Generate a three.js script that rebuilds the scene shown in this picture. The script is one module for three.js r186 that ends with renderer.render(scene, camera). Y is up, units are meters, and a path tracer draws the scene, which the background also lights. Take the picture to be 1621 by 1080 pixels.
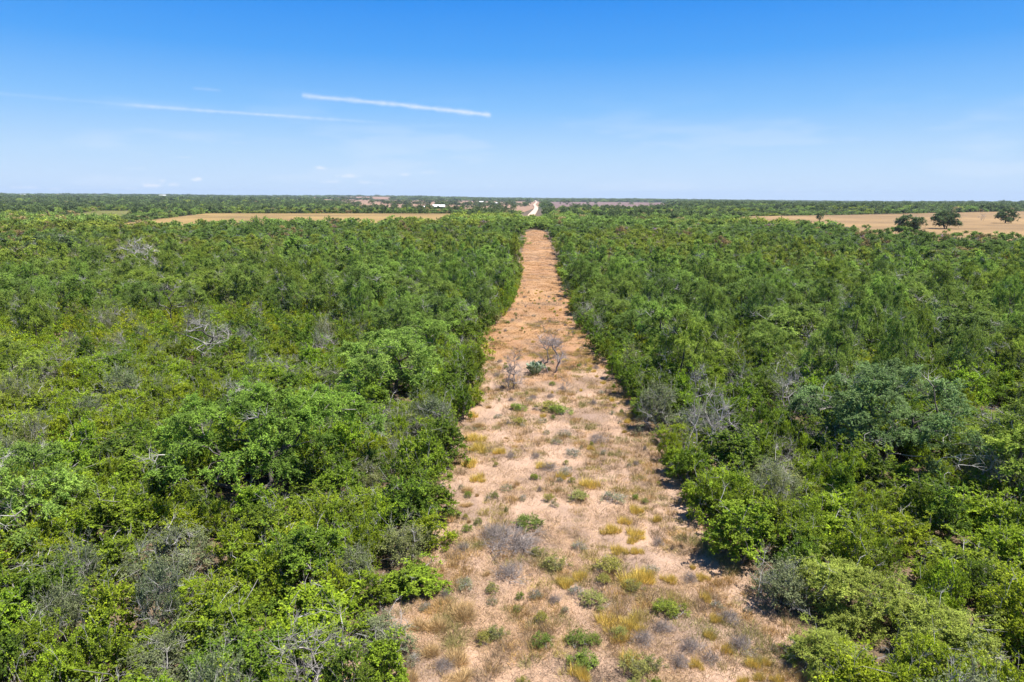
import * as THREE from 'three';

// ---------------------------------------------------------------- camera, sky, sun, exposure
const scene = new THREE.Scene();
const camera = new THREE.PerspectiveCamera(53.1, 1621 / 1080, 0.5, 40000);
camera.position.set(0, 15, 0);
camera.rotation.order = 'YXZ';
camera.rotation.set(-0.2043, 0.0319, 0.0045);
const renderer = new THREE.WebGLRenderer({ antialias: true });
renderer.toneMapping = THREE.LinearToneMapping;
renderer.toneMappingExposure = 2.0;
renderer.shadowMap.enabled = true;

const sunDirection = new THREE.Vector3(0.4, 0.9, 0.09).normalize();
const sun = new THREE.DirectionalLight(new THREE.Color(1, 0.95, 0.87), 5);
sun.position.copy(sunDirection).multiplyScalar(300);
sun.castShadow = true;
sun.shadow.mapSize.set(4096, 4096);
Object.assign(sun.shadow.camera, { left: -160, right: 160, top: 160, bottom: -160, near: 1, far: 800 });
scene.add(sun); scene.add(sun.target);

function rngOf(seed) {
  let a = seed >>> 0;
  return () => { a = (a + 0x6D2B79F5) >>> 0; let t = Math.imul(a ^ (a >>> 15), 1 | a); t = (t + Math.imul(t ^ (t >>> 7), 61 | t)) ^ t; return ((t ^ (t >>> 14)) >>> 0) / 4294967296; };
}
function hash2(i, j) { let h = Math.imul(i, 374761393) + Math.imul(j, 668265263) | 0; h = Math.imul(h ^ (h >>> 13), 1274126177); return ((h ^ (h >>> 16)) >>> 0) / 4294967296; }
function noise(x, y) {
  const i = Math.floor(x), j = Math.floor(y), u = x - i, v = y - j, s = u * u * (3 - 2 * u), t = v * v * (3 - 2 * v);
  return (hash2(i, j) * (1 - s) + hash2(i + 1, j) * s) * (1 - t) + (hash2(i, j + 1) * (1 - s) + hash2(i + 1, j + 1) * s) * t;
}
const fbm = (x, y, o = 4) => { let s = 0, a = 0.5, n = 0; for (let k = 0; k < o; k++) { s += a * noise(x, y); n += a; x = x * 2.03 + 17.3; y = y * 2.03 + 9.1; a *= 0.5; } return s / n; };
const clamp = (v, a, b) => Math.min(b, Math.max(a, v));
const smooth = (a, b, v) => { const t = clamp((v - a) / (b - a), 0, 1); return t * t * (3 - 2 * t); };
const mix = (a, b, t) => a + (b - a) * t;

{ // clear blue sky: gradient of the air, two vapour trails and small fair-weather clouds low over the horizon
  const w = 4096, h = 2048, data = new Float32Array(w * h * 4);
  const stops = [[0, 0.3088, 0.3959, 0.4915], [1.5, 0.3001, 0.3915, 0.4959], [3.5, 0.2479, 0.3654, 0.5002], [7, 0.1218, 0.2784, 0.5002], [11, 0.0409, 0.1931, 0.4785], [15, 0.0148, 0.1436, 0.4481], [25, 0.0122, 0.1044, 0.3567], [45, 0.0096, 0.074, 0.261], [90, 0.0078, 0.0522, 0.2001]];
  const air = (e) => { let k = 0; while (k < stops.length - 2 && e > stops[k + 1][0]) k++; const a = stops[k], b = stops[k + 1], t = smooth(0, 1, 0) + clamp((e - a[0]) / (b[0] - a[0]), 0, 1); return [1, 2, 3].map(i => mix(a[i], b[i], t)); };
  const trails = [
    { p: [[-18.3, 7.7], [-11.05, 7.29], [-3.5, 6.6]], w: 0.15, a: [.3, .37, .4], soft: .2 },
    { p: [[-39, 6.62], [-31, 6.43], [-28.5, 6.37], [-20.5, 6.19], [-10.2, 5.83]], w: 0.085, a: [.08, .07, .26, .3, .0], soft: 1 },
    { p: [[-26, 7.82], [-23.8, 7.75]], w: 0.08, a: [.1, .12], soft: .4 },
    { p: [[1.5, 6.4], [4.5, 6.25]], w: 0.06, a: [.04, .03], soft: .6 },
    { p: [[33, 6.1], [36, 6.2], [41, 6.0]], w: 0.08, a: [.04, .07, .03], soft: .6 },
  ];
  const puffs = [[-29, .88, .75, .19, .6], [-26.06, 1.37, .5, .2, .7], [-27.67, .94, .5, .16, .35], [-28.35, 1.24, .35, .13, .3], [-17.08, 2.35, .6, .16, .38], [-14.9, 1.75, 1.1, .17, .33], [-13.9, 1.3, .7, .14, .3], [-16.4, 1.3, 1.1, .14, .22], [-12.63, 1.24, .6, .1, .18], [-10.6, 1.95, .5, .13, .3], [-8.5, 2.1, 1.3, .16, .12], [-36.5, .65, .9, .12, .32], [-34.9, .54, .6, .1, .25], [-30.6, .62, .8, .1, .15], [-3.56, 1.06, .25, .12, .22], [-26.87, 2.94, .8, .09, .12], [-30, 2.06, 1, .09, .1], [-23.1, 4.1, 1.0, .1, .05]];
  const R = rngOf(5);
  for (let k = 0; k < 60; k++) { const az = 40 + R() * 282; puffs.push([az > 180 ? az - 360 : az, .6 + R() * R() * 3, .3 + R() * .9, .09 + R() * .12, .1 + R() * .45]); }
  for (let j = 0; j < h; j++) {
    const el = ((j + .5) / h - .5) * 180, base = air(Math.max(0, el));
    for (let i = 0; i < w; i++) {
      const t = ((i + .5) / w - .5) * 360;               // atan2(z, x)
      let az = t + 90; if (az > 180) az -= 360;          // 0 = -z, positive to +x
      let r = base[0], g = base[1], b = base[2];
      if (el > 0 && el < 10) {
        let c = 0;
        if (az > -41 && az < 43 && el > 5) for (const s of trails) for (let k = 0; k < s.p.length - 1; k++) {
          const [x0, y0] = s.p[k], [x1, y1] = s.p[k + 1];
          if (az < x0 || az >= x1) continue;
          const f = (az - x0) / (x1 - x0), yc = mix(y0, y1, f) + .03 * (noise(az * 1.7, 3 + yBias(s)) - .5);
          const ends = smooth(0, s.soft, az - s.p[0][0]) * smooth(0, s.soft, s.p[s.p.length - 1][0] - az);
          const wd = s.w * (.6 + .7 * noise(az * 2.3, 7.7 + yBias(s)));
          const d = Math.abs(el - yc) / wd;
          if (d < 3) c = Math.max(c, mix(s.a[k], s.a[k + 1] ?? 0, f) * 1.5 * Math.exp(-d * d * 1.2) * ends * (.65 + .6 * noise(az * 6, el * 30)));
        }
        if (el < 5) for (const [ca, ce, sw, sh, op] of puffs) {
          const dx = (az - ca) / sw; if (Math.abs(dx) > 1.6) continue;
          let dy = (el - ce) / sh; if (dy < 0) dy *= 1.7; if (Math.abs(dy) > 1.8) continue;
          const d = Math.sqrt(dx * dx + dy * dy) + (fbm(az * 3.2, el * 9, 3) - .5) * 1.3;
          c = Math.max(c, Math.min(.95, op * 1.6) * (1 - smooth(.35, 1.05, d)));
        }
        const thin = .14 * smooth(.52, .8, fbm(az * .16 + 40, el * .9, 4)) * smooth(0, 1, el) * (1 - smooth(4, 9, el));
        c = Math.min(.9, c + thin);
        r = mix(r, .5, c); g = mix(g, .51, c); b = mix(b, .53, c);
      }
      const o = (j * w + i) * 4; data[o] = r; data[o + 1] = g; data[o + 2] = b; data[o + 3] = 1;
    }
  }
  function yBias(s) { return s.w * 100; }
  const sky = new THREE.DataTexture(data, w, h, THREE.RGBAFormat, THREE.FloatType);
  sky.mapping = THREE.EquirectangularReflectionMapping;
  sky.magFilter = sky.minFilter = THREE.LinearFilter; sky.needsUpdate = true;
  scene.background = sky; scene.environment = sky;
}
scene.fog = new THREE.FogExp2(new THREE.Color(.62, .76, .95), 0.000055);

// ---------------------------------------------------------------- helpers
const names = {};
function numbered(n) { const k = names[n] = (names[n] ?? -1) + 1; return k ? `${n}_${String(k).padStart(3, '0')}` : n; }
const shade = (o) => { o.traverse(c => { if (c.isMesh) { c.castShadow = true; c.receiveShadow = true; } }); return o; };
function addThing(o, name, label, category, group) {
  o.name = numbered(name); o.userData = { label, category }; if (group) o.userData.group = group;
  scene.add(shade(o)); return o;
}
function structure(o, name, label) { o.name = numbered(name); o.userData = { kind: 'structure', label }; scene.add(shade(o)); return o; }

class Geo {
  constructor() { this.p = []; this.c = []; this.i = []; this.n = 0; }
  v(x, y, z, c) { this.p.push(x, y, z); this.c.push(c[0], c[1], c[2]); return this.n++; }
  leaf(x, y, z, dx, dy, dz, sx, sy, sz, len, wid, c) {
    const mx = x + dx * len * .45, my = y + dy * len * .45, mz = z + dz * len * .45, h = wid / 2;
    const a = this.v(x, y, z, c), b = this.v(mx + sx * h, my + sy * h, mz + sz * h, c), t = this.v(x + dx * len, y + dy * len, z + dz * len, c), d = this.v(mx - sx * h, my - sy * h, mz - sz * h, c);
    this.i.push(a, b, t, a, t, d);
  }
  blade(x, y, z, tx, ty, tz, wid, ang, c) {
    const sx = Math.cos(ang) * wid / 2, sz = Math.sin(ang) * wid / 2;
    const a = this.v(x + sx, y, z + sz, c), b = this.v(x - sx, y, z - sz, c), t = this.v(tx, ty, tz, c);
    this.i.push(a, b, t);
  }
  limb(a, b, ra, rb, sides, c) {
    let dx = b[0] - a[0], dy = b[1] - a[1], dz = b[2] - a[2]; const l = Math.hypot(dx, dy, dz) || 1; dx /= l; dy /= l; dz /= l;
    let ux = -dz, uy = 0, uz = dx; let ul = Math.hypot(ux, uz); if (ul < .01) { ux = 1; uz = 0; ul = 1; } ux /= ul; uz /= ul;
    const wx = dy * uz - dz * uy, wy = dz * ux - dx * uz, wz = dx * uy - dy * ux, s = this.n;
    for (const [q, r] of [[a, ra], [b, rb]]) for (let k = 0; k < sides; k++) { const t = k / sides * 6.2832, cs = Math.cos(t) * r, sn = Math.sin(t) * r; this.v(q[0] + ux * cs + wx * sn, q[1] + uy * cs + wy * sn, q[2] + uz * cs + wz * sn, c); }
    for (let k = 0; k < sides; k++) { const m = (k + 1) % sides; this.i.push(s + k, s + m, s + sides + k, s + m, s + sides + m, s + sides + k); }
  }
  build() {
    const g = new THREE.BufferGeometry();
    g.setAttribute('position', new THREE.Float32BufferAttribute(this.p, 3));
    g.setAttribute('color', new THREE.Float32BufferAttribute(this.c, 3));
    g.setIndex(this.n > 65535 ? new THREE.Uint32BufferAttribute(this.i, 1) : new THREE.Uint16BufferAttribute(this.i, 1));
    g.computeVertexNormals(); this.p = this.c = this.i = null; return g;
  }
}
const barkMaterial = new THREE.MeshStandardMaterial({ vertexColors: true, roughness: .95, side: THREE.DoubleSide });
const leafTint = (r, g, b) => new THREE.MeshPhysicalMaterial({ color: new THREE.Color(r, g, b), vertexColors: true, roughness: 1, transmission: .42, thickness: 0, specularIntensity: .25, side: THREE.DoubleSide });
const leafMaterials = [leafTint(1, 1, 1), leafTint(1.12, 1.07, .8), leafTint(.8, .86, .92), leafTint(1.08, 1.16, 1.1)];
const grassMaterial = new THREE.MeshPhysicalMaterial({ vertexColors: true, roughness: 1, transmission: .25, thickness: 0, specularIntensity: .2, side: THREE.DoubleSide });

// ---------------------------------------------------------------- terrain and track
const trackRows = [[30, -5, 8.4], [-18.9, -4.8, 8.5], [-21.5, -4.6, 8.7], [-25.7, -3.7, 7.7], [-31.7, -3.9, 7.4], [-40.8, -4.1, 7.2], [-49, -3.9, 7], [-56.3, -3.8, 6.4], [-66.1, -4.2, 6], [-72.2, -5.2, 5.3], [-79.7, -4.3, 4.8], [-88.8, -2.7, 5], [-114.4, -2.4, 4.8], [-159.7, -2.3, 4.5], [-198.5, -2.3, 4.5], [-284, -2.9, 4.3], [-322, -3.4, 4.2], [-345, 0, 2.5]];
function trackEdges(z) {
  if (z > 30 || z < -345) return null;
  let k = 0; while (k < trackRows.length - 2 && z < trackRows[k + 1][0]) k++;
  const a = trackRows[k], b = trackRows[k + 1], t = (z - a[0]) / (b[0] - a[0]);
  return [mix(a[1], b[1], t), mix(a[2], b[2], t)];
}
function height(x, z) {
  const d = Math.hypot(x, z), az = Math.atan2(x, -z) * 57.3;
  const far = smooth(900, 5200, d) * (mix(26, 15, smooth(-14, 2, az)) - 15 * smooth(6, 26, az)) + smooth(5500, 9000, d) * 6;
  const bump = smooth(800, 2500, d) * (fbm(x / 900 + 3, z / 900 + 8, 3) - .5) * 14;
  const right = 3.5 * smooth(620, 1150, d) * smooth(7, 16, az) * (1 - smooth(1900, 3500, d));
  return far + bump + right + smooth(30, 200, d) * (fbm(x / 120, z / 120, 2) - .5) * .8;
}
// fields as four-sided pieces of cleared land: corners near-left, near-right, far-right, far-left
const fields = [
  { n: 'dry_field', c: [[-205, -275], [-52, -375], [-66, -735], [-330, -690]], col: [.37, .28, .095], l: 'ochre dry grass field beyond the thicket on the far left' },
  { n: 'dry_field', c: [[128, -232], [330, -232], [900, -1050], [150, -640]], col: [.36, .26, .115], l: 'dry tan pasture with a few lone trees on the far right' },
  { n: 'green_field', c: [[-330, -440], [-280, -452], [-425, -830], [-520, -810]], col: [.2, .225, .035], l: 'yellow green field on the far left edge' },
  { n: 'dry_field', c: [[-9, -440], [14, -440], [16, -640], [-10, -640]], col: [.40, .28, .13], l: 'small dry opening between track end and white road' },
  { n: 'bare_field', c: [[-190, -800], [-14, -800], [60, -3300], [-1000, -3100]], col: [.40, .28, .19], l: 'wide tan farmland left of the white road dotted with trees' },
  { n: 'bare_field', c: [[26, -1000], [240, -1150], [620, -3400], [60, -3200]], col: [.25, .18, .17], l: 'purplish grey ploughed field right of the white road' },
  { n: 'bare_field', c: [[-1500, -3200], [-700, -3300], [-900, -4700], [-2100, -4400]], col: [.38, .26, .19], l: 'distant reddish tan field near the horizon' },
  { n: 'bare_field', c: [[620, -1700], [820, -1700], [1150, -2500], [800, -2500]], col: [.36, .27, .16], l: 'pale distant field right of the ploughed field' },
  { n: 'bare_field', c: [[-930, -1080], [-840, -1080], [-1000, -1400], [-1110, -1350]], col: [.52, .40, .30], l: 'pale bare soil clearing on the far left' },
  { n: 'bare_field', c: [[-330, -900], [-215, -900], [-250, -1020], [-400, -1000]], col: [.38, .27, .2], l: 'narrow tan strip beyond the ochre field' },
];
function inQuad(c, x, z, grow = 0) {
  let inside = false;
  for (let i = 0, j = 3; i < 4; j = i++) { const [xi, zi] = c[i], [xj, zj] = c[j]; if ((zi > z) !== (zj > z) && x < (xj - xi) * (z - zi) / (zj - zi) + xi) inside = !inside; }
  return inside;
}
const fieldAt = (x, z) => { for (let k = 0; k < fields.length; k++) if (inQuad(fields[k].c, x, z)) return k; return -1; };
const roadX = (z) => mix(-1.5, 6, smooth(-500, -3600, z)) + 3 * Math.sin(z / 260);
const onRoad = (x, z, m) => z < -480 && z > -4300 && Math.abs(x - roadX(z)) < m;

function canvasTile(size, seed, base, marks) {
  const cv = document.createElement('canvas'); cv.width = cv.height = size; const g = cv.getContext('2d'), R = rngOf(seed);
  g.fillStyle = base; g.fillRect(0, 0, size, size);
  for (const [n, l0, l1, w0, w1, cols, al] of marks) for (let k = 0; k < n; k++) {
    const x = R() * size, y = R() * size, a = R() * 6.283, l = l0 + R() * (l1 - l0), col = cols[Math.floor(R() * cols.length)];
    g.globalAlpha = al * (.4 + .6 * R()); g.strokeStyle = col; g.lineWidth = w0 + R() * (w1 - w0); g.lineCap = 'round';
    for (const ox of [-size, 0, size]) for (const oy of [-size, 0, size]) {
      if (x + ox < -40 || x + ox > size + 40 || y + oy < -40 || y + oy > size + 40) continue;
      g.beginPath(); g.moveTo(x + ox, y + oy); g.lineTo(x + ox + Math.cos(a) * l, y + oy + Math.sin(a) * l); g.stroke();
    }
  }
  const t = new THREE.CanvasTexture(cv); t.wrapS = t.wrapT = THREE.RepeatWrapping; t.colorSpace = THREE.SRGBColorSpace; t.magFilter = THREE.LinearFilter; return t;
}
const strawTile = canvasTile(1024, 11, '#dccfc4', [
  [2600, 1, 4, 6, 22, ['#efe0d4', '#c9b6a6', '#e6cdb8', '#b8a290'], .22],
  [9000, 3, 14, 1, 2.6, ['#f6e6c6', '#b49068', '#8b6b50', '#e9cf9e', '#7a6154', '#fff3e0'], .75],
  [2600, .5, 2, 1.5, 4.5, ['#6d5446', '#8a7263', '#a98a70'], .7]]);
const litterTile = canvasTile(512, 12, '#cfc4ba', [
  [1500, 1, 4, 4, 16, ['#efe6da', '#96836f', '#b3a08d'], .35],
  [4500, 2, 12, 1, 2.4, ['#efe0c8', '#6e5a4a', '#57463a', '#c9b48f'], .8]]);
const soilMaterial = (map, bump) => new THREE.MeshStandardMaterial({ map, bumpMap: map, bumpScale: bump, vertexColors: true, roughness: 1, side: THREE.DoubleSide });

function sheet(xs, zs, yOf, colOf, uvScale) {
  const nx = xs.length, nz = zs.length, p = [], c = [], uv = [], idx = [];
  for (let j = 0; j < nz; j++) for (let i = 0; i < nx; i++) {
    const x = xs[i], z = zs[j]; p.push(x, yOf(x, z), z); const k = colOf(x, z); c.push(k[0], k[1], k[2]); uv.push(x / uvScale, z / uvScale);
    if (i < nx - 1 && j < nz - 1) { const a = j * nx + i, b = a + 1, d = a + nx; idx.push(a, b, d + 1, a, d + 1, d); }
  }
  const g = new THREE.BufferGeometry();
  g.setAttribute('position', new THREE.Float32BufferAttribute(p, 3)); g.setAttribute('color', new THREE.Float32BufferAttribute(c, 3)); g.setAttribute('uv', new THREE.Float32BufferAttribute(uv, 2));
  g.setIndex(idx); g.computeVertexNormals(); return g;
}
{ // the ground: one sheet to the horizon, brown litter under the brush and dull green far away where plants can no longer be told apart
  const grow = (a, step, f, end) => { const o = []; let v = a, s = step; while (v < end) { o.push(v); v += s; s *= f; } o.push(end); return o; };
  const half = grow(0, 1, 1.045, 14000), xs = [...half.slice(1).reverse().map(v => -v), ...half];
  const zs = [...grow(4, 2, 1.3, 3000).reverse(), ...grow(0, 1, 1.03, 16000).map(v => -v)];
  const col = (x, z) => {
    const d = Math.hypot(x, z), n = fbm(x / 5, z / 5, 3), far = smooth(500, 1600, d), m = fbm(x / 260, z / 420, 4);
    const a = [mix(.13, .30, n), mix(.10, .235, n), mix(.065, .16, n)], b = [mix(.035, .085, m), mix(.06, .105, m), mix(.022, .045, m)];
    return a.map((v, k) => mix(v, b[k], far));
  };
  structure(new THREE.Mesh(sheet(xs, zs, (x, z) => height(x, z) - .05, col, 5), soilMaterial(litterTile, .03)), 'ground', 'brown littered ground under the brush');
}
{ // the cleared track: sandy soil with straw; its margins wander
  const nu = 70, p = [], c = [], uv = [], idx = []; const zs = []; for (let z = 30, s = .25; z > -345;) { zs.push(z); s = z > -60 ? .25 : Math.min(1.6, s * 1.01); z -= z > -8 ? 1 : s; }
  const path = (z) => 1.1 + 1.5 * Math.sin(z / 6.5) * smooth(-70, -30, z) - .9 * Math.sin(z / 3.1 + 1) * .4, path2 = (z) => -2.4 + .5 * Math.sin(z / 5);
  zs.forEach((z, j) => {
    const [l, r] = trackEdges(z);
    for (let i = 0; i <= nu; i++) {
      const t = i / nu, wob = (k) => (fbm(z / 2.2, k * 31, 3) - .5) * 2.4;
      const x = mix(l - 1.0 + wob(1), r + 1.0 + wob(2), t), y = height(x, z) + .0 + .06 * (fbm(x * .9, z * .9, 3) - .5) * smooth(0, .1, t) * smooth(0, .1, 1 - t) + .035;
      p.push(x, y, z);
      const n = fbm(x / 1.6, z / 1.6, 4), m = fbm(x / 5 + 40, z / 7, 3), o = smooth(.42, .6, fbm(x / 2.5 + 3, z / 4 + 90, 4) + (-z - 62) / 50) , grey = smooth(.5, .72, fbm(x / 2.2 + 9, z / 2.2 + 70, 3));
      let q = [mix(.44, .70, n), mix(.34, .545, n), mix(.265, .43, n)];
      const straw = [mix(.42, .60, m), mix(.275, .40, m), mix(.14, .22, m)], rust = [.40, .235, .135];
      q = q.map((v, k) => mix(v, straw[k], clamp(o * .85 + smooth(.55, .75, m) * .35, 0, 1)));
      q = q.map((v, k) => mix(v, rust[k], o * .5 * smooth(.45, .7, fbm(x / 3 + 5, z / 9, 3))));
      q = q.map((v, k) => mix(v, [.30, .24, .205][k], grey * .7 * (1 - o)));
      const pth = Math.max(Math.exp(-Math.pow((x - path(z)) / .3, 2)), .8 * Math.exp(-Math.pow((x - path2(z)) / .35, 2))) * smooth(-66, -50, z) * (.5 + .5 * n);
      q = q.map((v, k) => mix(v, [.68, .52, .40][k], pth * .6));
      c.push(...q); uv.push(x / 4.2, z / 4.2);
      if (i < nu && j < zs.length - 1) { const a = j * (nu + 1) + i, d = a + nu + 1; idx.push(a, a + 1, d + 1, a, d + 1, d); }
    }
  });
  const g = new THREE.BufferGeometry(); g.setAttribute('position', new THREE.Float32BufferAttribute(p, 3)); g.setAttribute('color', new THREE.Float32BufferAttribute(c, 3)); g.setAttribute('uv', new THREE.Float32BufferAttribute(uv, 2)); g.setIndex(idx); g.computeVertexNormals();
  structure(new THREE.Mesh(g, soilMaterial(strawTile, .035)), 'cleared_track', 'straight cleared strip of sandy soil and dry grass through the brush');
}
const fieldMaterial = soilMaterial(strawTile, .02);
fields.forEach((f, q) => {
  const nu = 110, nv = 110, p = [], c = [], uv = [], idx = [], lift = .12 + q * .03 + (f.c[0][1] < -1000 ? .8 : 0);
  for (let j = 0; j <= nv; j++) for (let i = 0; i <= nu; i++) {
    const u = i / nu, v = j / nv, lx = mix(f.c[0][0], f.c[3][0], v), lz = mix(f.c[0][1], f.c[3][1], v), rx = mix(f.c[1][0], f.c[2][0], v), rz = mix(f.c[1][1], f.c[2][1], v);
    const x = mix(lx, rx, u), z = mix(lz, rz, u), n = .45 + .75 * fbm(x / 60 + q * 9, z / 45, 4) + .35 * (fbm(x / 9, z / 14, 3) - .3);
    p.push(x, height(x, z) + lift, z); c.push(f.col[0] * n, f.col[1] * n, f.col[2] * n); uv.push(x / 9, z / 9);
    if (i < nu && j < nv) { const a = j * (nu + 1) + i, d = a + nu + 1; idx.push(a, a + 1, d + 1, a, d + 1, d); }
  }
  const g = new THREE.BufferGeometry(); g.setAttribute('position', new THREE.Float32BufferAttribute(p, 3)); g.setAttribute('color', new THREE.Float32BufferAttribute(c, 3)); g.setAttribute('uv', new THREE.Float32BufferAttribute(uv, 2)); g.setIndex(idx); g.computeVertexNormals();
  structure(new THREE.Mesh(g, fieldMaterial), f.n, f.l);
});
{ // pale gravel road running on beyond the track
  const p = [], c = [], uv = [], idx = []; let k = 0;
  for (let z = -490; z > -4300; z -= 30) { const x = roadX(z), w = 3.4; for (const s of [-1, 1]) { p.push(x + s * w, height(x, z) + .75 + smooth(-1000, -1200, z) * 1.0, z); c.push(.72, .64, .55); uv.push(x / 6 + s, z / 6); } if (k) { const a = k * 2; idx.push(a - 2, a - 1, a + 1, a - 2, a + 1, a); } k++; }
  const g = new THREE.BufferGeometry(); g.setAttribute('position', new THREE.Float32BufferAttribute(p, 3)); g.setAttribute('color', new THREE.Float32BufferAttribute(c, 3)); g.setAttribute('uv', new THREE.Float32BufferAttribute(uv, 2)); g.setIndex(idx); g.computeVertexNormals();
  structure(new THREE.Mesh(g, fieldMaterial), 'gravel_road', 'white gravel road running straight to the horizon');
}

// ---------------------------------------------------------------- plants
// crown targets inside an uneven envelope, joined to the stems by the nearest branch; leaves on short twigs round each target
function plant(o) {
  const R = rngOf(o.seed), rr = (a, b) => a + (b - a) * R(), wood = new Geo(), leaves = o.merged ? wood : new Geo();
  const ph = [R() * 6.28, R() * 6.28, R() * 6.28], lobe = (t) => .82 + .16 * Math.sin(2 * t + ph[0]) + .12 * Math.sin(3 * t + ph[1]) + .09 * Math.sin(5 * t + ph[2]);
  const node = [], add = (x, y, z, par, len) => { node.push({ p: [x, y, z], par, len, cnt: 0 }); return node.length - 1; };
  const tips = [];
  for (let s = 0; s < o.stems; s++) {
    const t = s / o.stems * 6.28 + R(), lean = o.lean * rr(.6, 1.3), b0 = o.stemSpread * rr(.3, 1); if (!s) add(0, -.2, 0, -1, 0); let k = add(Math.cos(t) * b0, -.05, Math.sin(t) * b0, 0, 0);
    const n = 3; for (let q = 1; q <= n; q++) { const f = q / n; k = add(Math.cos(t) * (b0 + lean * f * o.R) + rr(-.1, .1) * o.R * .3, o.H * o.fork * f, Math.sin(t) * (b0 + lean * f * o.R) + rr(-.1, .1) * o.R * .3, k, f * o.H * o.fork); }
  }
  const targets = [];
  const nClump = Math.max(4, Math.round(o.tips / o.perClump));
  for (let k = 0; k < nClump; k++) {
    const t = R() * 6.283, L = lobe(t), q = Math.sqrt(R()), r = q * L * o.R * .92, top = mix(o.edge, 1, Math.pow(Math.max(0, 1 - q * q), .55)) * o.H;
    const low = R() < o.lower ? rr(o.floor, .75) : rr(.86, 1.04), cx = Math.cos(t) * r, cz = Math.sin(t) * r, cy = top * low, cr = o.clumpR * rr(.7, 1.35), bare = R() < o.bareTips;
    for (let j = 0; j < o.perClump; j++) { const a = R() * 6.283, e = Math.sqrt(R()) * cr; targets.push({ x: cx + Math.cos(a) * e, y: Math.max(.12, cy + rr(-.4, .45) * cr - e * .25), z: cz + Math.sin(a) * e, bare, w: k, s: .8 + .4 * R() }); }
  }
  for (let k = 0; k < (o.shoots || 0); k++) { const t = R() * 6.28, r = Math.sqrt(R()) * o.R * .8; targets.push({ x: Math.cos(t) * r, y: o.H * rr(.95, 1.28), z: Math.sin(t) * r, bare: R() < .25, w: 900 + k, s: .55 }); }
  targets.sort((a, b) => (a.x * a.x + a.z * a.z + (a.y - o.H * o.fork) ** 2) - (b.x * b.x + b.z * b.z + (b.y - o.H * o.fork) ** 2));
  for (const g of targets) {
    let best = -1, bc = 1e9;
    for (let k = 0; k < node.length; k++) { const n = node[k]; const d = Math.hypot(g.x - n.p[0], g.y - n.p[1], g.z - n.p[2]), c = d * (g.y < n.p[1] ? 1.25 : 1) + .22 * n.len; if (c < bc && n.len > 0) { bc = c; best = k; } }
    const n = node[best], d = Math.hypot(g.x - n.p[0], g.y - n.p[1], g.z - n.p[2]), seg = clamp(Math.round(d / o.seg), 1, 5); let k = best;
    for (let q = 1; q <= seg; q++) { const f = q / seg, j = q < seg ? o.gnarl * d / seg : 0, a = node[best].p; k = add(mix(a[0], g.x, f) + rr(-j, j), mix(a[1], g.y, f) + rr(-j, j) * .7 + Math.sin(f * 3.14) * d * .08, mix(a[2], g.z, f) + rr(-j, j), k, node[best].len + d * f); }
    tips.push({ k, g });
  }
  for (const { k } of tips) { let q = k; while (q >= 0) { node[q].cnt++; q = node[q].par; } }
  const rad = (n) => Math.min(o.maxRad, o.rTip * Math.pow(Math.max(1, n.cnt), .47));
  const bareNode = new Set(); for (const { k, g } of tips) if (g.bare) { let q = k; while (q >= 0 && node[q].cnt < 6) { bareNode.add(q); q = node[q].par; } }
  const woodCol = (n, q) => { const v = .75 + .5 * R(), c = bareNode.has(q) ? o.pale : (rad(n) > .035 || R() < .5 ? o.bark : o.twig); return [c[0] * v, c[1] * v, c[2] * v]; };
  node.forEach((n, q) => { if (n.par < 0 || n.cnt === 0) return; const m = node[n.par], ra = rad(m), rb = rad(n); if (o.merged && rb < o.minWood) return; wood.limb(m.p, n.p, Math.min(ra, rb * 1.5), rb, ra > .06 ? 6 : ra > .02 ? 4 : 3, woodCol(n, q)); });
  const clumpTone = {};
  for (const { k, g } of tips) {
    const P = node[k].p, pp = node[node[k].par].p; let ox = P[0] - pp[0], oy = P[1] - pp[1], oz = P[2] - pp[2]; const ol = Math.hypot(ox, oy, oz) || 1; ox /= ol; oy /= ol; oz /= ol;
    const tone = clumpTone[g.w] ??= [rr(.7, 1.28), R()];
    if (g.bare || o.leafless) {
      const nt = o.bareTwigs; for (let s = 0; s < nt; s++) {
        let x = P[0], y = P[1], z = P[2], dx = ox + rr(-.8, .8), dy = oy * .6 + rr(-.3, .75), dz = oz + rr(-.8, .8); const l = Math.hypot(dx, dy, dz) || 1, len = o.twigLen * rr(.5, 1.3) / 3; const v = .7 + .6 * R(), c = (o.leafless && !g.bare ? o.bark : o.pale).map(u => u * v);
        for (let q = 0; q < 3; q++) { const nx = x + dx / l * len + rr(-.3, .3) * len, ny = y + dy / l * len + rr(-.3, .3) * len, nz = z + dz / l * len + rr(-.3, .3) * len; const rw = o.rTip * (.75 - q * .18); wood.limb([x, y, z], [nx, ny, nz], rw, rw * .75, 3, c); x = nx; y = ny; z = nz; }
      }
      continue;
    }
    const nt = o.twigs, per = Math.max(1, Math.round(o.leavesPerTip * g.s / nt));
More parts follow.
